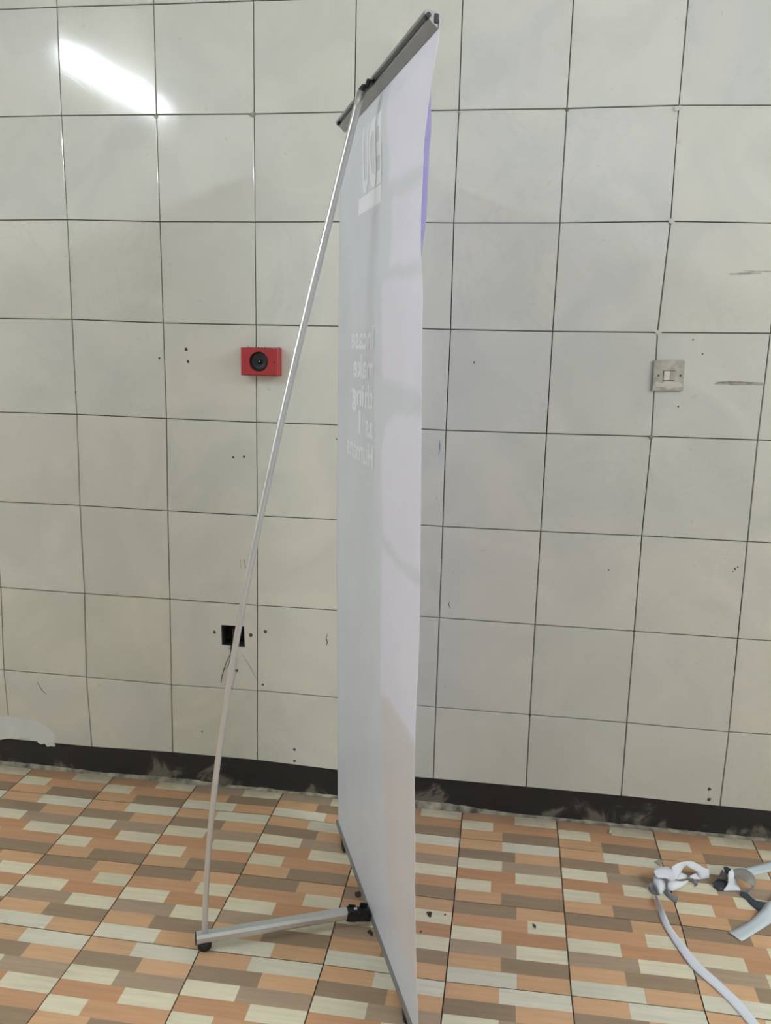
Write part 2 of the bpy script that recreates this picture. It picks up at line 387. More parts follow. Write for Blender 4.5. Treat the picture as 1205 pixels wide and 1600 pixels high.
# first row is cut off by the wall: clip its y at the skirting
def clipy(V): return [(x,min(y,.003),z) for x,y,z in V]
rows_main=range(0,8); cols_main=range(-6,9)
for r in rows_main:
    for c in cols_main:
        V=[];F=[];C=[]; ftile_geo(c,r,V,F,C)
        if r==0:
            k=[i for i,f in enumerate(F) if not all(V[j][1]>.003 for j in f)]
            F=[F[i] for i in k]; C=[C[i] for i in k]; V=clipy(V)
        ftile_obj('floor_tile',V,F,C)
V=[];F=[];C=[]
for r in range(0,18):
    for c in range(-19,20):
        if r in rows_main and c in cols_main: continue
        v=[];f=[];cc=[]; ftile_geo(c,r,v,f,cc)
        if min(p[0] for p in v)<X0 or max(p[0] for p in v)>X1 or min(p[1] for p in v)<YB: continue
        if r==0:
            k=[i for i,q in enumerate(f) if not all(v[j][1]>.003 for j in q)]
            f=[f[i] for i in k]; cc=[cc[i] for i in k]; v=clipy(v)
        b=len(V); V+=v; F+=[tuple(b+j for j in q) for q in f]; C+=cc
ftile_obj('far_floor_tiles',V,F,C,kind='stuff')

tag(box('ceiling',X0,X1,YB,.15,ZC,ZC+.1,MT_CEIL),kind='structure')
tag(box('wall_left',X0-.1,X0,YB,.15,0,ZC,MT_RWALL),kind='structure')
tag(box('wall_right',X1,X1+.1,YB,.15,0,ZC,MT_RWALL),kind='structure')
tag(box('wall_front',X0,X1,YB-.1,YB,0,ZC,MT_RWALL),kind='structure')

# ---- ceiling lamps (outside the frame; the left one mirrors in the glazed tiles, most others are added fill)
def lamp(p0,p1,strength,label,housing=True):
    p0,p1=Vector(p0),Vector(p1); t=empty('tube_lamp',(p0+p1)/2+Vector((0,0,.03)))
    tag(t,label,'lamp')
    d=(p1-p0).normalized(); s=d.cross(Vector((0,0,1)))
    a,b=p0-d*.03,p1+d*.03
    V=[]
    for p in (a,b):
        for ss,zz in ((-.025,.018),(.025,.018),(.02,.05),(-.02,.05)): V.append(p+s*ss+Vector((0,0,zz)))
    mesh('housing',V,[(0,1,2,3),(7,6,5,4),(0,4,5,1),(1,5,6,2),(2,6,7,3),(3,7,4,0)],MT_FIX,t)
    tube('lamp_tube',[p0,p1],.013,emis('lamp_glow',(.85,.95,1.0),strength),t,seg=12)
    for p,q in ((p0,a),(p1,b)): tube('end_holder',[p,q],.017,MT_FIX,t,seg=10)
lamp((-1.03,-1.93,2.975),(-.93,-3.05,2.975),TUBE1,'white fluorescent tube lamp on the ceiling left of the banner, mirrored in the tiles')
for (lx,ly0,ly1,st,lb) in ((4.1,-1.7,-2.9,TUBE2,'white fluorescent tube lamp on the ceiling right of the light switch'),
        (5.0,-3.7,-4.9,TUBE2,'added unseen tube light on the ceiling in the rear right corner'),  # added to even out the light from the right
        (5.9,-1.5,-2.7,TUBE2,'added unseen tube light on the ceiling close to the right wall'),  # added to split and soften the right-hand light
        (-3.4,-1.7,-2.9,FILL_LEFT,'added unseen tube light on the ceiling near the left wall'),  # left pair added as fill, clear of the mirrored view
        (-4.5,-3.7,-4.9,FILL_LEFT,'added unseen tube light on the ceiling in the rear left corner')):
    lamp((lx,ly0,2.975),(lx,ly1,2.975),st,lb)
lamp((.75,-1.22,2.975),(1.95,-1.26,2.975),FILL_TOP,'added unseen tube light on the ceiling crosswise above the banner stand')  # added above the view to brighten the top of the wall

# ---------------------------------------------------------------- banner stand
U=Vector((.39078,-.92048,0)).normalized(); Nn=Vector((-.92048,-.39078,0)).normalized(); M0=Vector((1.091,-.596,0))
def SB(s,o,z): return M0+U*s+Nn*o+Vector((0,0,z))
stand=empty('banner_stand',M0)
tag(stand,'tall silver banner stand with white banner seen from behind, in middle of floor','banner stand')
def extrude(name,prof,s0,s1,f,m,parent):
    """prof: (o,z) outline; f(s)->(o,z) shift; both ends capped"""
    V=[];k=len(prof)
    for s in (s0,s1):
        do,dz=f(s)
        for o,z in prof: V.append(SB(s,o+do,z+dz))
    F=[(i,(i+1)%k,k+(i+1)%k,k+i) for i in range(k)]+[tuple(range(k-1,-1,-1)),tuple(range(k,2*k))]
    bm=bmesh.new(); vs=[bm.verts.new(v) for v in V]
    for q in F: bm.faces.new([vs[i] for i in q])
    return bmobj(name,bm,m,parent)
# base rail on two swivel feet
base_prof=[(-.014,.016),(.003,.016),(.0055,.019),(.0055,.027),(.003,.034),(-.009,.034),(-.014,.029)]
rail=extrude('base_rail',base_prof,-.445,.435,lambda s:(0,0),MT_RAIL,stand)
for s in (-.4455,.4355):
    extrude('end_cap',[(o*1.04,z) for o,z in base_prof],s-.0012,s+.0012,lambda s:(0,0),MT_BLACK,rail)
def foot(pa,pb):
    a,b=Vector(pa),Vector(pb); f=tube('foot',[a,a+(b-a)*.08,b-(b-a)*.08,b],.0075,MT_RUBBER,stand,seg=10,rr=[.005,.0078,.0078,.005])
    return f
foot((.940,-.222,.0085),(.963,-.305,.0085)); foot((1.2085,-.835,.0085),(1.2245,-.920,.0085))
# foot bar with hinge
A=SB(0,.066,.0435); B=SB(0,.452,.038)
d=(B-A).normalized(); upv=Vector((0,0,1)); sd=d.cross(upv).normalized()
prof=[(-.0125,.0),(.0125,.0),(.0145,.004),(.0145,.016),(.009,.0225),(-.009,.0225),(-.0145,.016),(-.0145,.004)]
V=[]
for p in (A,B):
    for a,b in prof: V.append(p+sd*a+upv*(b-.014))
k=len(prof)
bm=bmesh.new(); vs=[bm.verts.new(v) for v in V]
for q in [(i,(i+1)%k,k+(i+1)%k,k+i) for i in range(k)]+[tuple(range(k-1,-1,-1)),tuple(range(k,2*k))]: bm.faces.new([vs[i] for i in q])
bar=bmobj('foot_bar',bm,MT_BAR,stand)
V=[]
for p in (B,B+d*.003):
    for a,b in prof: V.append(p+sd*a*1.04+upv*(b*1.04-.0145))
bm=bmesh.new(); vs=[bm.verts.new(v) for v in V]
for q in [(i,(i+1)%k,k+(i+1)%k,k+i) for i in range(k)]+[tuple(range(k-1,-1,-1)),tuple(range(k,2*k))]: bm.faces.new([vs[i] for i in q])
bmobj('end_cap',bm,MT_BLACK,bar)
P=SB(0,.432,0)
tube('rubber_foot',[P+Vector((0,0,.0005)),P+Vector((0,0,.005)),P+Vector((0,0,.018)),P+Vector((0,0,.026))],.017,MT_RUBBER,bar,seg=20,rr=[.012,.017,.018,.018])
# hinge block between bar and rail
def hexa(name,pa,pb,wa,wb,ha,hb,m,parent,bevel=.002):
    bm=bmesh.new(); vs=[]
    dd=(pb-pa).normalized(); s2=dd.cross(upv).normalized(); u2=s2.cross(dd)
    for p,w_,h_ in ((pa,wa,ha),(pb,wb,hb)):
        for a,b in ((-1,-1),(1,-1),(1,1),(-1,1)): vs.append(bm.verts.new(p+s2*a*w_+u2*b*h_))
    for q in [(3,2,1,0),(4,5,6,7),(0,1,5,4),(1,2,6,5),(2,3,7,6),(3,0,4,7)]: bm.faces.new([vs[i] for i in q])
    bmesh.ops.bevel(bm,geom=list(bm.edges),offset=bevel,segments=2,affect='EDGES')
    return bmobj(name,bm,m,parent)
hinge=hexa('hinge_block',SB(0,.069,.038),SB(0,.004,.026),.0165,.018,.0125,.010,MT_BLACK,stand)
for s_,o_ in ((-.014,.052),(.014,.052),(-.014,.020),(.014,.020)):
    hexa('hinge_lug',SB(s_,o_+.010,.040),SB(s_,o_-.010,.035),.003,.003,.015,.014,MT_BLACK,hinge,.001)
tube('rivet',[SB(-.004,.042,.042),SB(-.004,.042,.0475)],.0045,MT_SILV,hinge,seg=12)
# bowed telescopic pole
PC=[-0.002691, 0.032067, -0.132418, -0.020932, 0.432497]   # bow of the pole: offset from the banner plane as a polynomial in height
def poleat(z):
    r=0
    for c_ in PC: r=r*z+c_
    return r
zs=[.034+(2.036-.034)*i/60 for i in range(61)]
pole=tube('pole',[SB(0,poleat(z),z) for z in zs],.0085,MT_POLE,stand,seg=20,rr=[.0072+.0014*sm((z-.2)/1.6) for z in zs])
# top rail: slanted profile with a groove
def tshift(s):
    k=(s+.405)/.81; return (.014+.008*k, 2.0475-.0105*k)
prof=[(-0.001, 0.0), (0.002, -0.00074), (0.017, 0.01221), (0.0175, 0.01443), (0.0145, 0.01665), (0.0145, 0.02035), (0.0195, 0.02146), (0.0245, 0.01887), (0.0262, 0.02035), (0.0255, 0.02553), (0.0205, 0.02775), (0.008, 0.02553), (-0.002, 0.01813), (-0.0035, 0.00444)]
trail=extrude('top_rail',prof,-.405,.402,tshift,MT_RAIL,stand)
for s0,s1 in ((-.4065,-.392),(.388,.4035)):
    do,dz=tshift((s0+s1)/2)
    tube('groove_plug',[SB(s0,do+.0190,dz+.0182),SB(s1,do+.0190,dz+.0182)],.0046,MT_BLACK,trail,seg=14)
    e=s0 if s0<0 else s1
    hexa('end_plug',SB(e-.0008,do+.0045,dz+.0142),SB(e+.0008,do+.0045,dz+.0142),.0035,.0035,.0075,.0075,MT_BLACK,trail,.0006)
# black hook joining pole and rail
do,dz=tshift(0)
hook=tube('hook',[SB(.0,.064,2.028),SB(0,.064,2.040),SB(0,.060,2.046),SB(-.003,.052,2.049),SB(-.006,do+.030,dz+.0185),SB(-.010,do+.020,dz+.0185)],.006,MT_BLACK,stand,seg=12,rr=[.006,.0076,.0066,.0055,.0055,.005])
tube('hook_slider',[SB(-.026,do+.022,dz+.0188),SB(.002,do+.022,dz+.0188)],.0046,MT_BLACK,hook,seg=12)

# ---- banner fabric
FAR=[(1.9464, 0.0239), (1.8252, 0.0271), (1.5662, 0.0245), (1.2761, 0.0216), (0.8348, 0.0182), (0.5339, 0.0114), (0.219, 0.0063), (0.0336, 0.0012)]; NEAR=[(2.0195, 0.0242), (1.9785, 0.0286), (1.9369, 0.0353), (1.9016, 0.0371), (1.8852, 0.0406), (1.8541, 0.0437), (1.8246, 0.044), (1.7918, 0.0435), (1.7735, 0.0453), (1.7326, 0.0453), (1.6804, 0.0449), (1.6475, 0.0427), (1.6077, 0.0384), (1.5254, 0.0377), (1.4332, 0.0361), (1.1932, 0.0301), (0.9384, 0.0243), (0.7785, 0.0268), (0.6684, 0.0263), (0.3796, 0.0165), (0.1337, 0.0051), (0.0729, 0.0004)]
def curlamt(z): return .024*sm((z-1.585)/.16)*sm((2.0-z)/.14)
def Sfar(z): return -.44+.035*min(z,2.05)/2.05
def Snear(z): return .425-.02*min(z,2.05)/2.05
ZT=2.05; ZBt=.031
def nearoff(z):
    h=.02; return (interp(NEAR,z-h)+interp(NEAR,z)+interp(NEAR,z+h))/3
def faroff(z):
    h=.06; return (interp(FAR,z-h)+interp(FAR,z)+interp(FAR,z+h))/3
def bpoint(s,z,eps=0):
    """s in rail units between far and near edge"""
    a,b=Sfar(z),Snear(z); k=(s-a)/(b-a)
    top=sm((z-1.98)/.07)
    cz=curlamt(z); w=.05
    fo=faroff(z)*(1-top)+.0135*top; no=(nearoff(z)-cz)*(1-top)+.0215*top
    if z<.12: fo*=sm((z-.03)/.09)*.9+.1
    o=fo*(1-k)+no*k
    t=max(0,(s-(b-w))/w); o+=cz*t*t
    wv=.0022*noise.noise(Vector((s*3.1,z*1.3,5)))+.0012*noise.noise(Vector((s*9,z*2.2,9)))
    o+=wv*min(1,(z-ZBt)/.2)*(1-top)
    # faint creases low down
    if z<.75: o+=.0016*sm((.75-z)/.3)*noise.noise(Vector((s*16,z*5,2)))*min(1,(z-ZBt)/.15)
    return SB(s,o+eps,z)
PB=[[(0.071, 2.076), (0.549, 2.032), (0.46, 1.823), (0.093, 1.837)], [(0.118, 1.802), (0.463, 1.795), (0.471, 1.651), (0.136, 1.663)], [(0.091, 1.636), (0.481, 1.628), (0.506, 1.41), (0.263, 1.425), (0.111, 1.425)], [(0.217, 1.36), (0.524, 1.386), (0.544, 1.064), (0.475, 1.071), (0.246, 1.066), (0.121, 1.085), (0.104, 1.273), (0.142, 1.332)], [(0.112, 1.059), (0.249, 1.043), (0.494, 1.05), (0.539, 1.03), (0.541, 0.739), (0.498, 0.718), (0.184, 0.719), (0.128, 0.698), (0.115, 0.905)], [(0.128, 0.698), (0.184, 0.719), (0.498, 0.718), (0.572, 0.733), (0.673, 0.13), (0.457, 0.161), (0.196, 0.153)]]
def regions(s,z):
    for i,p in enumerate(PB):
        if inpoly((s,z),p): return BRC_DIM if i==5 else BRC
    return BASEC
NS,NZ=110,300
V=[];Fb=[];Ff=[]
for side,eps in ((0,.0003),(1,-.0003)):
    for j in range(NZ+1):
        z=ZBt+(ZT-ZBt)*j/NZ
        jit=.0012*noise.noise(Vector((z*60,1,3)))
        for i in range(NS+1):
            k=i/NS; k=1-(1-k)**1.25
            a,b=Sfar(z)+.0,Snear(z)+jit
            V.append(bpoint(a+(b-a)*k,z,eps))
W1=NS+1; L=(NS+1)*(NZ+1)
F=[];mi=[]
for j in range(NZ):
    for i in range(NS):
        a=j*W1+i; F.append((a,a+1,a+1+W1,a+W1)); mi.append(0)
for j in range(NZ):
    for i in range(NS):
        a=L+j*W1+i; F.append((a,a+W1,a+1+W1,a+1)); mi.append(1)
for j in range(NZ):
    for i,fl in ((0,0),(NS,1)):
        a=j*W1+i; q=(a,a+W1,a+W1+L,a+L); F.append(q if not fl else q[::-1]); mi.append(0)
def banner_back_material():
    N=NT('banner_back_print_and_dimming')
    c=N.n('ShaderNodeVertexColor',layer_name='print').outputs[0]
    pos=N.n('ShaderNodeNewGeometry').outputs['Position']
    n=N.n('ShaderNodeTexNoise',{'Vector':pos,'Scale':6,'Detail':5}).outputs['Fac']
    r=N.n('ShaderNodeMapRange',{0:n,1:.3,2:.7,3:.975,4:1.025}).outputs[0]
    k=N.n('ShaderNodeVectorMath',{0:c},operation='SCALE'); N.l(r,k.inputs['Scale'])
    N.l(k.outputs[0],N.b.inputs['Base Color']); N.b.inputs['Roughness'].default_value=.42; N.b.inputs['Specular IOR Level'].default_value=.35
    return N.m
MT_BB=banner_back_material(); MT_BF=mat('purple_printed_front',(.27,.24,.50),.4)
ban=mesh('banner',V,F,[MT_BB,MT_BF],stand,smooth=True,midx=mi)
tag(ban,'white banner back with pale mirrored lettering and purple front edge')
BASEC=(.66,.685,.745); BRC=(.77,.755,.86); BRC_DIM=(.68,.645,.66)  # last tone: show-through print with the low light falloff painted in
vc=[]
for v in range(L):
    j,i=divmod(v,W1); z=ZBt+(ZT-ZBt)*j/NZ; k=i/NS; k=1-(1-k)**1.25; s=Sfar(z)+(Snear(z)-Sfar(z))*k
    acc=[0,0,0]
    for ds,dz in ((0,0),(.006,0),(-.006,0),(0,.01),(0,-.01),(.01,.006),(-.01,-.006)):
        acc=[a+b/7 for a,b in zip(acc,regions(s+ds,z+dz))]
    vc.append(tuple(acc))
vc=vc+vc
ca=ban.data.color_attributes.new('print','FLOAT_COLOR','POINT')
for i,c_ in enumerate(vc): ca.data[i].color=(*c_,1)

# ---- lettering: printed marks that follow the cloth
MT_TXT=mat('pale_show_through_lettering',(.84,.86,.91),.45); MT_TXTF=mat('white_print',(.75,.75,.75),.4)
def text_mesh(body,size,bold=.0):
    cu=bpy.data.curves.new('t','FONT'); cu.body=body; cu.size=size; cu.offset=bold; cu.resolution_u=3
    o=bpy.data.objects.new('t',cu); COL.objects.link(o)
    dg=bpy.context.evaluated_depsgraph_get(); dg.update()
    me=bpy.data.meshes.new_from_object(o.evaluated_get(dg))
    bm=bmesh.new(); bm.from_mesh(me)
    bpy.data.objects.remove(o); bpy.data.meshes.remove(me)
    return bm
def put_text(name,body,size,s_right,z0,width=None,height=None,bold=.0):
    """text reads correctly from the front; its left margin is at s_right (seen from behind: at the right)"""
    bm=text_mesh(body,size,bold)
    bmesh.ops.triangulate(bm,faces=bm.faces)
    for _ in range(2):
        long=[e for e in bm.edges if e.calc_length()>.012]
        if long: bmesh.ops.subdivide_edges(bm,edges=long,cuts=1)
        bmesh.ops.triangulate(bm,faces=bm.faces)
    xs=[v.co.x for v in bm.verts]; ysv=[v.co.y for v in bm.verts]
    x0,x1,y0,y1=min(xs),max(xs),min(ysv),max(ysv)
    fx=(width/(x1-x0)) if width else 1; fz=(height/(y1-y0)) if height else 1
    co=[(v.co.x,v.co.y) for v in bm.verts]; faces=[[v.index for v in f.verts] for f in bm.faces]
    bm.verts.index_update(); faces=[[v.index for v in f.verts] for f in bm.faces]; bm.free()
    for eps,m in ((.0009,MT_TXT),(-.0009,MT_TXTF)):
        V=[]
        for x,y in co:
            s=s_right-(x-x0)*fx; z=z0+((y-y0) if height else y)*fz
            V.append(bpoint(s,z,eps))
        mesh(name,V,faces,m,ban)
put_text('printed_logo','EDU',.22,.030,1.848,width=.185,height=.150,bold=.006)
for s0,s1,z0,z1 in ((-.185,.034,1.808,1.846),):
    for eps,m in ((.0009,MT_TXT),(-.0009,MT_TXTF)):
        V=[bpoint(s0+(s1-s0)*i/12,z,eps) for z in (z0,z1) for i in range(13)]
        mesh('printed_tag',V,[(i,i+1,i+14,i+13) for i in range(12)],m,ban)
for body,z,wd in (('Incase',1.492,.255),('make',1.424,.225),('thing',1.356,.240),('as',1.288,.088),('I',1.288,.022),('Humans',1.218,.305)):
    put_text('printed_word',body,.076,.027 if body!='I' else -.108,z,width=wd,bold=.0022)

# ---------------------------------------------------------------- red sounder box on the wall
p=on_wall(376,543,-.042); q=on_wall(434.5,588,-.042)
rx0,rx1,rz0,rz1=p.x,q.x,q.z,p.z
rb=empty('alarm_sounder',((rx0+rx1)/2,0,rz0)); tag(rb,'red square-cornered alarm sounder box with black round speaker on tiled wall','alarm')
# body with a round opening
def ringbox():
    cx,cz=on_wall(404,565,-.042).x,on_wall(404,565,-.042).z; R=.0300
    n=32; yF=-.042; V=[];F=[]
    cor=[(rx0,rz0),(rx1,rz0),(rx1,rz1),(rx0,rz1)]
    def edge(a):
        dx,dz=math.cos(a),math.sin(a); t=1e9
        if dx>0: t=min(t,(rx1-cx)/dx)
        if dx<0: t=min(t,(rx0-cx)/dx)
        if dz>0: t=min(t,(rz1-cz)/dz)
        if dz<0: t=min(t,(rz0-cz)/dz)
        return cx+dx*t,cz+dz*t
    angs=sorted([2*math.pi*i/n for i in range(n)]+[math.atan2(z-cz,x-cx)%(2*math.pi) for x,z in cor])
    k=len(angs); mx,mz=(rx0+rx1)/2,(rz0+rz1)/2; bv=.003
    for a in angs: V.append((cx+R*math.cos(a),yF+.010,cz+R*math.sin(a)))
    for a in angs: V.append((cx+R*math.cos(a),yF,cz+R*math.sin(a)))
    for a in angs:
        x,z=edge(a); V.append((min(max(x,rx0+bv),rx1-bv),yF,min(max(z,rz0+bv),rz1-bv)))
    for a in angs:
        x,z=edge(a); V.append((x,yF+bv,z))
    for a in angs:
        x,z=edge(a); V.append((x,-.0005,z))
    for L_ in range(4):
        for i in range(k): F.append((L_*k+i,L_*k+(i+1)%k,(L_+1)*k+(i+1)%k,(L_+1)*k+i))
    bm=bmesh.new(); vs=[bm.verts.new(v) for v in V]
    for f in F: 
        try: bm.faces.new([vs[i] for i in f])
        except ValueError: pass
    bmobj('case',bm,MT_RED,rb)
    # cone
    V=[];F=[];rad=[(R,.009),(R*.93,.010),(R*.88,.0075),(R*.5,.0135),(R*.25,.016),(R*.22,.013),(R*.1,.0115)]
    for r_,dy in rad:
        for i in range(28): a=2*math.pi*i/28; V.append((cx+r_*math.cos(a),yF+dy,cz+r_*math.sin(a)))
    for L_ in range(len(rad)-1):
        for i in range(28): F.append((L_*28+i,(L_+1)*28+i,(L_+1)*28+(i+1)%28,L_*28+(i+1)%28))
    F.append(tuple((len(rad)-1)*28+i for i in range(28)))
    sp_=mesh('speaker_cone',V,F,MT_CONE,rb,smooth=True)
    tube('centre_dot',[(cx,yF+.0115,cz),(cx,yF+.0095,cz)],.0022,MT_SILV,sp_,seg=8)
ringbox()
s_=on_wall(428.5,566,-.042); tube('indicator_hole',[(s_.x,-.0425,s_.z),(s_.x,-.040,s_.z)],.0024,mat('dark_red',(.07,.004,.006),.6),rb,seg=10)
V=[];F=[]
for i,xx in enumerate([rx0+.012+(rx1-rx0-.02)*j/9 for j in range(10)]):
    hh=.002+.004*random.random(); k=len(V); ww=.006
    V+=[(xx-ww,-.0004,rz1-.001),(xx+ww,-.0004,rz1-.001),(xx+ww*.4,-.006,rz1+hh*.6),(xx-ww*.4,-.0004,rz1+hh)]; F+=[(k,k+1,k+2),(k,k+2,k+3),(k+1,k+3,k+2)]
mesh('dust_ridge',V,F,MT_SCUFF,rb)

# ---------------------------------------------------------------- light switch
cs=[on_wall(x,y,-.009) for x,y in ((1019,611),(1068,611),(1071,563),(1022,563))]
sw=empty('light_switch',(sum(c.x for c in cs)/4,0,min(c.z for c in cs))); tag(sw,'aged cream single light switch with chipped paint on tiled wall','light switch')
bm=bmesh.new(); f_=[bm.verts.new((c.x,-.009,c.z)) for c in cs]; b_=[bm.verts.new((c.x,-.0003,c.z)) for c in cs]
bm.faces.new(f_); bm.faces.new(b_[::-1])
for i in range(4): bm.faces.new((f_[i],b_[i],b_[(i+1)%4],f_[(i+1)%4]))
bmesh.ops.bevel(bm,geom=[e for e in bm.edges],offset=.0018,segments=2,affect='EDGES')
bmobj('switch_plate',bm,MT_SWP,sw)
a=on_wall(1036.5,594.5,-.011); b=on_wall(1056,579.5,-.011)
fr=box('rocker_gap',a.x-.0006,b.x+.0004,-.0093,-.0085,a.z-.0006,b.z+.0006,MT_SCREW,sw)
mx=(a.x*.48+b.x*.52)
bm=bmesh.new(); w_=.001
pr=[(a.x+w_,-.0118),(mx,-.0095),(b.x-w_,-.0165),(b.x-w_,-.008),(a.x+w_,-.008)]
lo=[bm.verts.new((x,y,a.z+w_)) for x,y in pr]; hi=[bm.verts.new((x,y,b.z-w_)) for x,y in pr]
bm.faces.new(lo); bm.faces.new(hi[::-1])
for i in range(5): bm.faces.new((lo[i],lo[(i+1)%5],hi[(i+1)%5],hi[i]))
bmobj('rocker',bm,MT_SWR,sw)
for x,y in ((1029,587),(1063.5,587)):
    c=on_wall(x,y,-.009); s2=tube('screw',[(c.x,-.0098,c.z),(c.x,-.0085,c.z)],.0032,MT_SCREW,sw,seg=10)
# paint runs across the lower part of the plate
top=[(1040,595),(1050,596),(1060,598),(1067,600),(1067,604),(1060,606),(1055,604),(1050,607),(1043,608),(1040,606),(1033,605),(1026,604),(1023,600),(1026,596),(1034,600)]
V=[on_wall(x,y,-.0103) for x,y in top]; c=sum(V,Vector())/len(V); V2=[v+Vector((0,.0012,0)) for v in V]; k=len(V)
mesh('paint_drip',V+V2+[c+Vector((0,-.0006,0))],[(2*k,(i+1)%k,i) for i in range(k)]+[(i,(i+1)%k,k+(i+1)%k,k+i) for i in range(k)],MT_PAINT,sw)

# ---------------------------------------------------------------- marks on the wall
def disc(name,x,y,rpx,m,parent=wall,Y=-.0006,th=.0004,irregular=.25,seg=9,sx=1):
    c=on_wall(x,y,Y); e=on_wall(x+rpx,y,Y); R=(e-c).length
    rr=[R*(1+random.uniform(-irregular,irregular)) for _ in range(seg)]
    V=[(c.x+sx*rr[i]*math.cos(2*math.pi*i/seg),Y,c.z+rr[i]*math.sin(2*math.pi*i/seg)) for i in range(seg)]
    V+=[(x_,Y+th,z_) for x_,_,z_ in V]
    return mesh(name,V,[tuple(range(seg))]+[(seg+i,seg+(i+1)%seg,(i+1)%seg,i) for i in range(seg)],m,parent)
for x,y,r_ in [(291,546,2.3),(294,565,2.3),(364.5,714.5,2),(381.5,713.5,2),(118.5,613,1.7),(460,1171,2.2),(460.5,1189,2.2),(1108.5,1233,3.4),(1108.5,1249,2.9),
             (335,988,2.5),(392,992,3),(415,987,2.6),(369.5,1048,3.2),(411,1070,2),(526,686,1.2),(316,1143,1.4),(828,1119,2.2),(1149,889,2),(1153,886,1.5),(1145,893,1.2),(410,1085,2.6),(951,891,1.2),(741,566,1.5),(1083,531,1.4),(1098,553,1.4),(1060,635,1.6),(249,560,1.8)]:
    disc('drill_hole',x,y,r_,MT_SCREW)
def stroke(name,pts,wpx,m,parent=wall,Y=-.0008,th=.0006):
    P=[on_wall(x,y,Y) for x,y in pts]; V=[];k=len(P)
    for i,p in enumerate(P):
        t=(P[min(i+1,k-1)]-P[max(i-1,0)]).normalized(); nn=Vector((-t.z,0,t.x)); ww=wpx*.0017*.5*(.35 if i in(0,k-1) else 1)*random.uniform(.75,1.2)
        V+=[p+nn*ww,p-nn*ww]
    V+=[v+Vector((0,th,0)) for v in V]; m2=2*k
    F=[(2*i,2*i+2,2*i+3,2*i+1) for i in range(k-1)]+[(2*i,m2+2*i,m2+2*i+2,2*i+2) for i in range(k-1)]+[(2*i+1,2*i+3,m2+2*i+3,m2+2*i+1) for i in range(k-1)]
    return mesh(name,V,F,m,parent)
stroke('pen_mark',[(686,687),(687.5,694),(687,702),(685.5,710)],1.6,MT_BLUEMARK)
stroke('pencil_mark',[(512,990),(509.5,997),(511.5,1003),(510,1009)],1.6,MT_PENCIL)
stroke('pencil_mark',[(57,1074),(58.5,1066),(63,1075),(68,1081),(73,1085)],1.5,MT_PENCIL)
stroke('pencil_mark',[(703,940),(701,945),(704,951)],1.5,MT_PENCIL)
stroke('pencil_mark',[(709,893),(710,898)],1.4,MT_PENCIL)
stroke('pencil_mark',[(741,564),(742,569)],1.4,MT_PENCIL)
stroke('chipped_groove',[(1117,600),(1130,598.5),(1150,600),(1172,599),(1192,600),(1196,601)],4.5,MT_SCUFF)
stroke('chipped_groove',[(1119,597.5),(1140,596.5),(1165,597.5),(1192,598)],1.8,MT_SMUDGE)
stroke('dust_streak',[(1130,428),(1150,428),(1170,427),(1190,427)],3.2,MT_SCUFF)
stroke('dust_streak',[(1160,423),(1180,424),(1215,424)],2.6,MT_SCUFF)
stroke('hairline_crack',[(378,1022),(386,1034),(394,1048),(401,1061)],1.8,MT_SCUFF)
stroke('hairline_crack',[(370,1028),(369,1045),(366,1062),(363,1080)],1.6,MT_SCUFF)
stroke('brown_smudge',[(375,872),(377,888)],3,MT_SMUDGE); stroke('brown_smudge',[(381,874),(384,888)],5,MT_SMUDGE)
stroke('cement_stain',[(362,1070),(363,1083)],3,MT_SCREW)
# glaze cracks near the lamp's mirror image, their glint painted as pale strokes
MT_CRACK=mat('glaze_crack_glint',(.78,.80,.80),.12,spec=.9)
for pts in ([(95,113),(104,118),(117,125),(128,134),(138,141)],[(136,121),(139,131),(146,145)],[(212,116),(222,121),(231,128),(240,136)],[(213,118),(220,132),(230,145)],[(66,88),(70,77),(75,65)],[(218,188),(226,184)]):
    stroke('glaze_crack',pts,1.1,MT_CRACK,Y=-.0013,th=.0006)
# spacer blobs at joint crossings
for x,y,r_ in [(394,179,4),(1060,169,5),(1050,346,4.5),(1029,520,4.5),(1018,683,4),(243.5,181,3.5),(886,171,2.5),(717,176,2)]:
    disc('mortar_blob',x,y,r_,MT_MORTAR if r_<4.2 else MT_PAINT,Y=-.004,th=.006,irregular=.35)
# plaster patch spilling over the skirting at the far left
outl=[(-60,1124),(-30,1126),(-6,1122),(10,1118),(30,1122),(55,1126),(72,1134),(84,1146),(87,1152),(84,1160),(86,1167),(80,1166),(74,1167),(70,1162),(63,1163),(56,1157),(48,1157),(44,1153),(36,1153),(32,1150),(27,1155),(22,1153),(12,1154),(0,1156),(-20,1157),(-60,1158)]
k=len(outl); V=[on_wall(x,y,-.0022 if i>8 else -.0008) for i,(x,y) in enumerate(outl)]; V+=[Vector((v.x,.004,v.z)) for v in V]
bm=bmesh.new(); vs=[bm.verts.new(v) for v in V]; bm.faces.new(vs[:k])
for i in range(k): bm.faces.new((vs[i],vs[(i+1)%k],vs[k+(i+1)%k],vs[k+i]))
bmesh.ops.triangulate(bm,faces=[f for f in bm.faces if len(f.verts)>4])
bmobj('plaster_patch',bm,MT_PLASTER,wall)
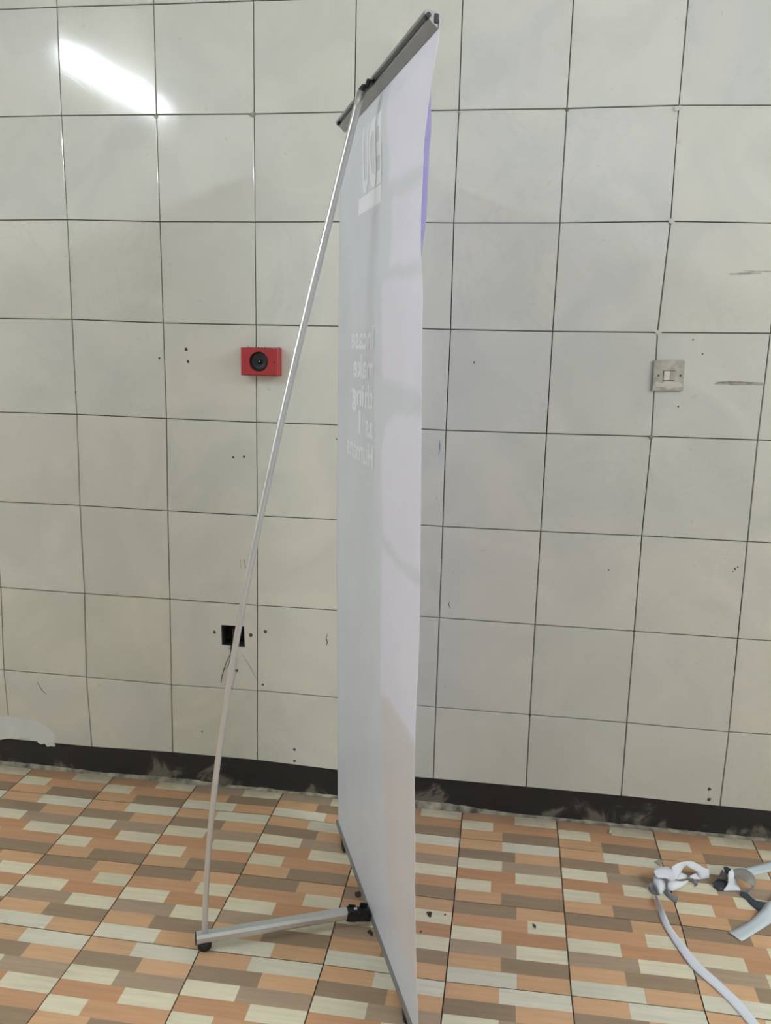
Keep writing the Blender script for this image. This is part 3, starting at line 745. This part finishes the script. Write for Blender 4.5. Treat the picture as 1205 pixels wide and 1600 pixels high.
# loose wires hanging from the socket recess
wr=empty('loose_wire',(.52,-.005,.5)); tag(wr,'thin black wire hanging out of the square socket hole','wire')
def wire(pts,r_,Ys):
    P=[on_wall(x,y,Y) for (x,y),Y in zip(pts,Ys)]
    tube('wire_strand',P,r_,MT_WIRE,wr,seg=6)
wire([(362,1000),(361,1010),(360,1022),(354,1034),(350,1046),(347,1056),(346,1062),(345,1066)],.0013,[.03,-.004,-.008,-.007,-.006,-.005,-.004,-.002])
wire([(364,1002),(362,1012),(359,1030),(357,1040),(352,1045),(350,1047)],.0008,[.03,-.005,-.007,-.006,-.006,-.005])
wire([(357,1012),(361,1016),(362,1008),(368,1013)],.0010,[-.002,-.006,-.004,-.002])
box('socket_debris',HX0+.028,HX0+.046,.03,.05,HZ0+.0,HZ0+.05,mat('broken_cement',(.10,.085,.07),.95),wall,.002)

# ---------------------------------------------------------------- paper strips on the floor
def ribbon(name,rows,mA,mB,parent,sub=4,th=.0006):
    """rows: (xa,ya,za, xb,yb,zb): picture-plane-measured edge points set at heights za, zb above the floor"""
    A=[on_floor(r[0],r[1],r[2]) for r in rows]; B=[on_floor(r[3],r[4],r[5]) for r in rows]
    def cr(P):
        out=[];n=len(P)
        for i in range(n-1):
            p0,p1,p2,p3=P[max(i-1,0)],P[i],P[i+1],P[min(i+2,n-1)]
            for j in range(sub):
                t=j/sub; out.append(.5*((2*p1)+(p2-p0)*t+(2*p0-5*p1+4*p2-p3)*t*t+(3*p1-p0-3*p2+p3)*t**3))
        out.append(P[-1]); return out
    A,B=cr(A),cr(B); n=len(A); K=3
    V=[]
    for i in range(n):
        t=(A[min(i+1,n-1)]-A[max(i-1,0)]); nn=t.cross(B[i]-A[i])
        nn=nn.normalized() if nn.length>1e-9 else Vector((0,0,1))
        if nn.z<0: nn=-nn
        for sgn in (1,-1):
            for j in range(K+1):
                p=A[i].lerp(B[i],j/K)+nn*th*.5*sgn; p.z=max(p.z,.0004 if sgn<0 else .001); V.append(p)
    W_=2*(K+1); F=[];mi=[]
    for i in range(n-1):
        for j in range(K):
            a=i*W_+j; F.append((a,a+1,a+1+W_,a+W_)); mi.append(0)
            a=i*W_+K+1+j; F.append((a,a+W_,a+1+W_,a+1)); mi.append(1)
        a=i*W_; F.append((a,a+W_,a+W_+K+1,a+K+1)); mi.append(0)
        a=i*W_+K; F.append((a,a+K+1,a+W_+K+1,a+W_)); mi.append(0)
    return mesh(name,V,F,[mA,mB],parent,smooth=True,midx=mi)
def Z4(x,y): return 960+x/4.918,1320+y/4.918
def Z6(x,y): return 990+x/5.605,1320+y/5.605
def rowsz(Zf,data): return [(*Zf(a,b),za,*Zf(c,d),zb) for a,b,za,c,d,zb in data]
ps=empty('paper_strip',on_floor(1040,1405)); tag(ps,'long narrow white paper strip running from the tangle to bottom right edge','paper strip')
ribbon('strip_tail',rowsz(Z4,[(310,385,.003,328,388,.018),(333,480,.003,368,474,.018),(352,568,.002,402,552,.010),(395,655,.002,443,638,.006),(485,795,.002,545,770,.006),(600,950,.002,665,915,.004),(760,1092,.002,835,1068,.004),(905,1235,.002,985,1212,.004),(1035,1385,.002,1125,1385,.004),(1160,1540,.002,1260,1540,.004)]),MT_PAPER,MT_PAPER_DK,ps)
tg=empty('paper_strip',on_floor(1040,1385)); tag(tg,'tangled curl of white paper strip lying on floor left of the dark-backed one','paper strip')
ribbon('curl_loop',rowsz(Z6,[(170,370,.002,178,240,.045),(215,425,.001,195,205,.047),(240,432,.001,240,195,.047),(290,395,.002,300,195,.045),(330,370,.004,335,215,.042)]),MT_PAPER,MT_PAPER_DK,tg)
ribbon('curl_top',rowsz(Z6,[(178,240,.045,186,262,.040),(195,205,.047,205,285,.040),(250,195,.047,250,290,.038),(335,215,.042,300,300,.034),(380,300,.035,310,330,.030)]),MT_PAPER,MT_PAPER_DK,tg)
ribbon('curl_flap',rowsz(Z6,[(300,300,.030,300,395,.008),(360,312,.026,345,402,.010),(420,320,.018,400,382,.008),(482,310,.012,470,335,.006)]),MT_PAPER,MT_PAPER_DK,tg)
ribbon('back_loop',rowsz(Z6,[(330,195,.040,385,310,.012),(390,160,.044,420,235,.022),(450,148,.046,455,190,.030),(515,145,.042,500,205,.030),(575,175,.034,555,235,.020),(625,203,.028,560,262,.012),(660,212,.024,590,300,.004)]),MT_PAPER,MT_PAPER_DK,tg)
ribbon('front_loop',rowsz(Z6,[(662,210,.024,665,292,.003),(600,230,.020,600,300,.003),(545,246,.014,555,303,.003),(490,272,.014,490,298,.004),(440,252,.016,440,300,.005),(392,235,.018,390,306,.008)]),MT_PAPER,MT_PAPER_DK,tg)
ribbon('small_curl',rowsz(Z6,[(440,292,.006,445,300,.002),(485,286,.012,500,300,.004),(530,298,.014,515,330,.004),(562,325,.010,535,350,.002),(560,358,.006,530,372,.001)]),MT_PAPER_DK,MT_PAPER,tg)
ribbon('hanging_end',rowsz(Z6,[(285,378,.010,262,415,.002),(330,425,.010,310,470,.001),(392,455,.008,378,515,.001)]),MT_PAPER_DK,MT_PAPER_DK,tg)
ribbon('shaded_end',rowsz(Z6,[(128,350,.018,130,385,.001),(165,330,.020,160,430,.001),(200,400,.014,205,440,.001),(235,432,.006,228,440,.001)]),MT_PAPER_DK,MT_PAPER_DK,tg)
dk=empty('vinyl_strip',on_floor(1160,1390)); tag(dk,'curled pale strip with dark slate back on floor at right edge of picture','vinyl strip')
ribbon('strip_end',rowsz(Z6,[(1330,90,.004,1330,200,.002),(1205,140,.004,1205,232,.002),(1100,170,.006,1090,258,.002),(1000,200,.012,1020,275,.004),(940,212,.020,960,250,.012)]),MT_VINYL_W,MT_VINYL_DK,dk)
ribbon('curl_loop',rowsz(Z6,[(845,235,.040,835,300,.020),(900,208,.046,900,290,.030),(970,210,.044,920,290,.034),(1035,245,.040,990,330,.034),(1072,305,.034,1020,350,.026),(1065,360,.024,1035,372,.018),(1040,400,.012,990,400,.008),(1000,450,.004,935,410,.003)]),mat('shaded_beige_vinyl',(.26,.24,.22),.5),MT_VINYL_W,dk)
ribbon('curl_inner',rowsz(Z6,[(860,215,.046,835,235,.044),(905,235,.036,830,300,.034),(905,300,.022,825,345,.020),(915,345,.010,790,392,.006),(940,400,.004,800,402,.002)]),MT_PAPER,MT_VINYL_DK,dk)
ribbon('dark_underside',rowsz(Z6,[(790,195,.046,790,205,.040),(815,190,.046,805,245,.034),(858,215,.044,822,262,.032)]),MT_VINYL_DK,MT_VINYL_DK,dk)
ribbon('dark_underside',rowsz(Z6,[(695,335,.012,700,370,.002),(740,300,.018,740,402,.001),(790,308,.020,785,405,.001),(832,320,.020,800,385,.004)]),MT_VINYL_DK,MT_VINYL_DK,dk)
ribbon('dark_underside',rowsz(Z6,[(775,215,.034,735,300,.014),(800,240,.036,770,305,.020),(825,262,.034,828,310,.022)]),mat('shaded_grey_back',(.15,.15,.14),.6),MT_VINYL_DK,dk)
ribbon('twist',rowsz(Z6,[(935,412,.006,930,440,.001),(1000,425,.008,985,480,.001),(1060,480,.012,1030,530,.001),(1165,505,.018,1100,582,.003)]),MT_VINYL_TEAL,MT_VINYL_TEAL,dk)
ribbon('flat_end',rowsz(Z6,[(1330,380,.012,1330,620,.002),(1200,490,.020,1205,688,.002),(1140,548,.014,1130,755-20,.002),(1050,640,.007,1040,790,.002),(950,705,.004,985,825,.002),(832,765,.003,945,843,.002)]),MT_VINYL_W,MT_VINYL_TEAL,dk)
# scraps and dirt
def chip(name,pts,label,cat,m,h=.004,group=None,Z=.0005):
    P=[on_floor(x,y,Z) for x,y in pts]; c=sum(P,Vector())/len(P); k=len(P)
    o=mesh(name,[p-c for p in P]+[p-c+Vector(((c-p).x*.3,(c-p).y*.3,h*random.uniform(.5,1.2))) for p in P],[tuple(range(k))[::-1],tuple(range(k,2*k))]+[(i,(i+1)%k,k+(i+1)%k,k+i) for i in range(k)],m)
    o.location=c; return tag(o,label,cat,group)
def Z8(x,y): return 500+x/4.444,1240+y/4.444
chip('dirt_chip',[Z8(*p) for p in ((242,685),(275,675),(290,685),(285,712),(262,725),(245,715))],'brown dirt chip just above the black hinge block','dirt chip',MT_CHIP,.003)
chip('dirt_chip',[Z8(*p) for p in ((327,965),(345,950),(368,965),(368,990),(355,992),(345,978))],'dark brown dirt chip just below the black hinge block','dirt chip',MT_CHIP,.006)
chip('dirt_chip',[Z8(*p) for p in ((738,822),(760,818),(780,822),(772,858),(762,860),(750,842))],'dark triangular dirt chip on white patch right of the banner','dirt chip',MT_CHIP,.003)
chip('dirt_chip',[Z8(*p) for p in ((862,840),(872,836),(877,845),(868,848))],'tiny dark speck right of the triangular dirt chip','dirt chip',MT_CHIP,.002)
chip('dirt_chip',[Z8(*p) for p in ((695,955),(703,948),(708,960),(700,968))],'tiny brown speck on the orange patch below the triangular chip','dirt chip',MT_CHIP,.002)
chip('dirt_chip',[(832,1442),(838,1446),(837,1451),(833,1448)],'small grey speck on a white patch in mid floor','dirt chip',MT_SCREW,.002)
chip('paper_scrap',[Z6(*p) for p in ((178,150),(225,128),(272,142),(240,165),(246,190),(228,188))],'tiny cream paper scrap behind the tangled white strip','paper scrap',mat('cream_scrap',(.42,.36,.29),.8),.004)
chip('plaster_crumb',[(951,1298),(954,1297),(956,1300),(952,1302)],'tiny white plaster crumb near skirting right of banner','crumb',MT_PAINT,.004)
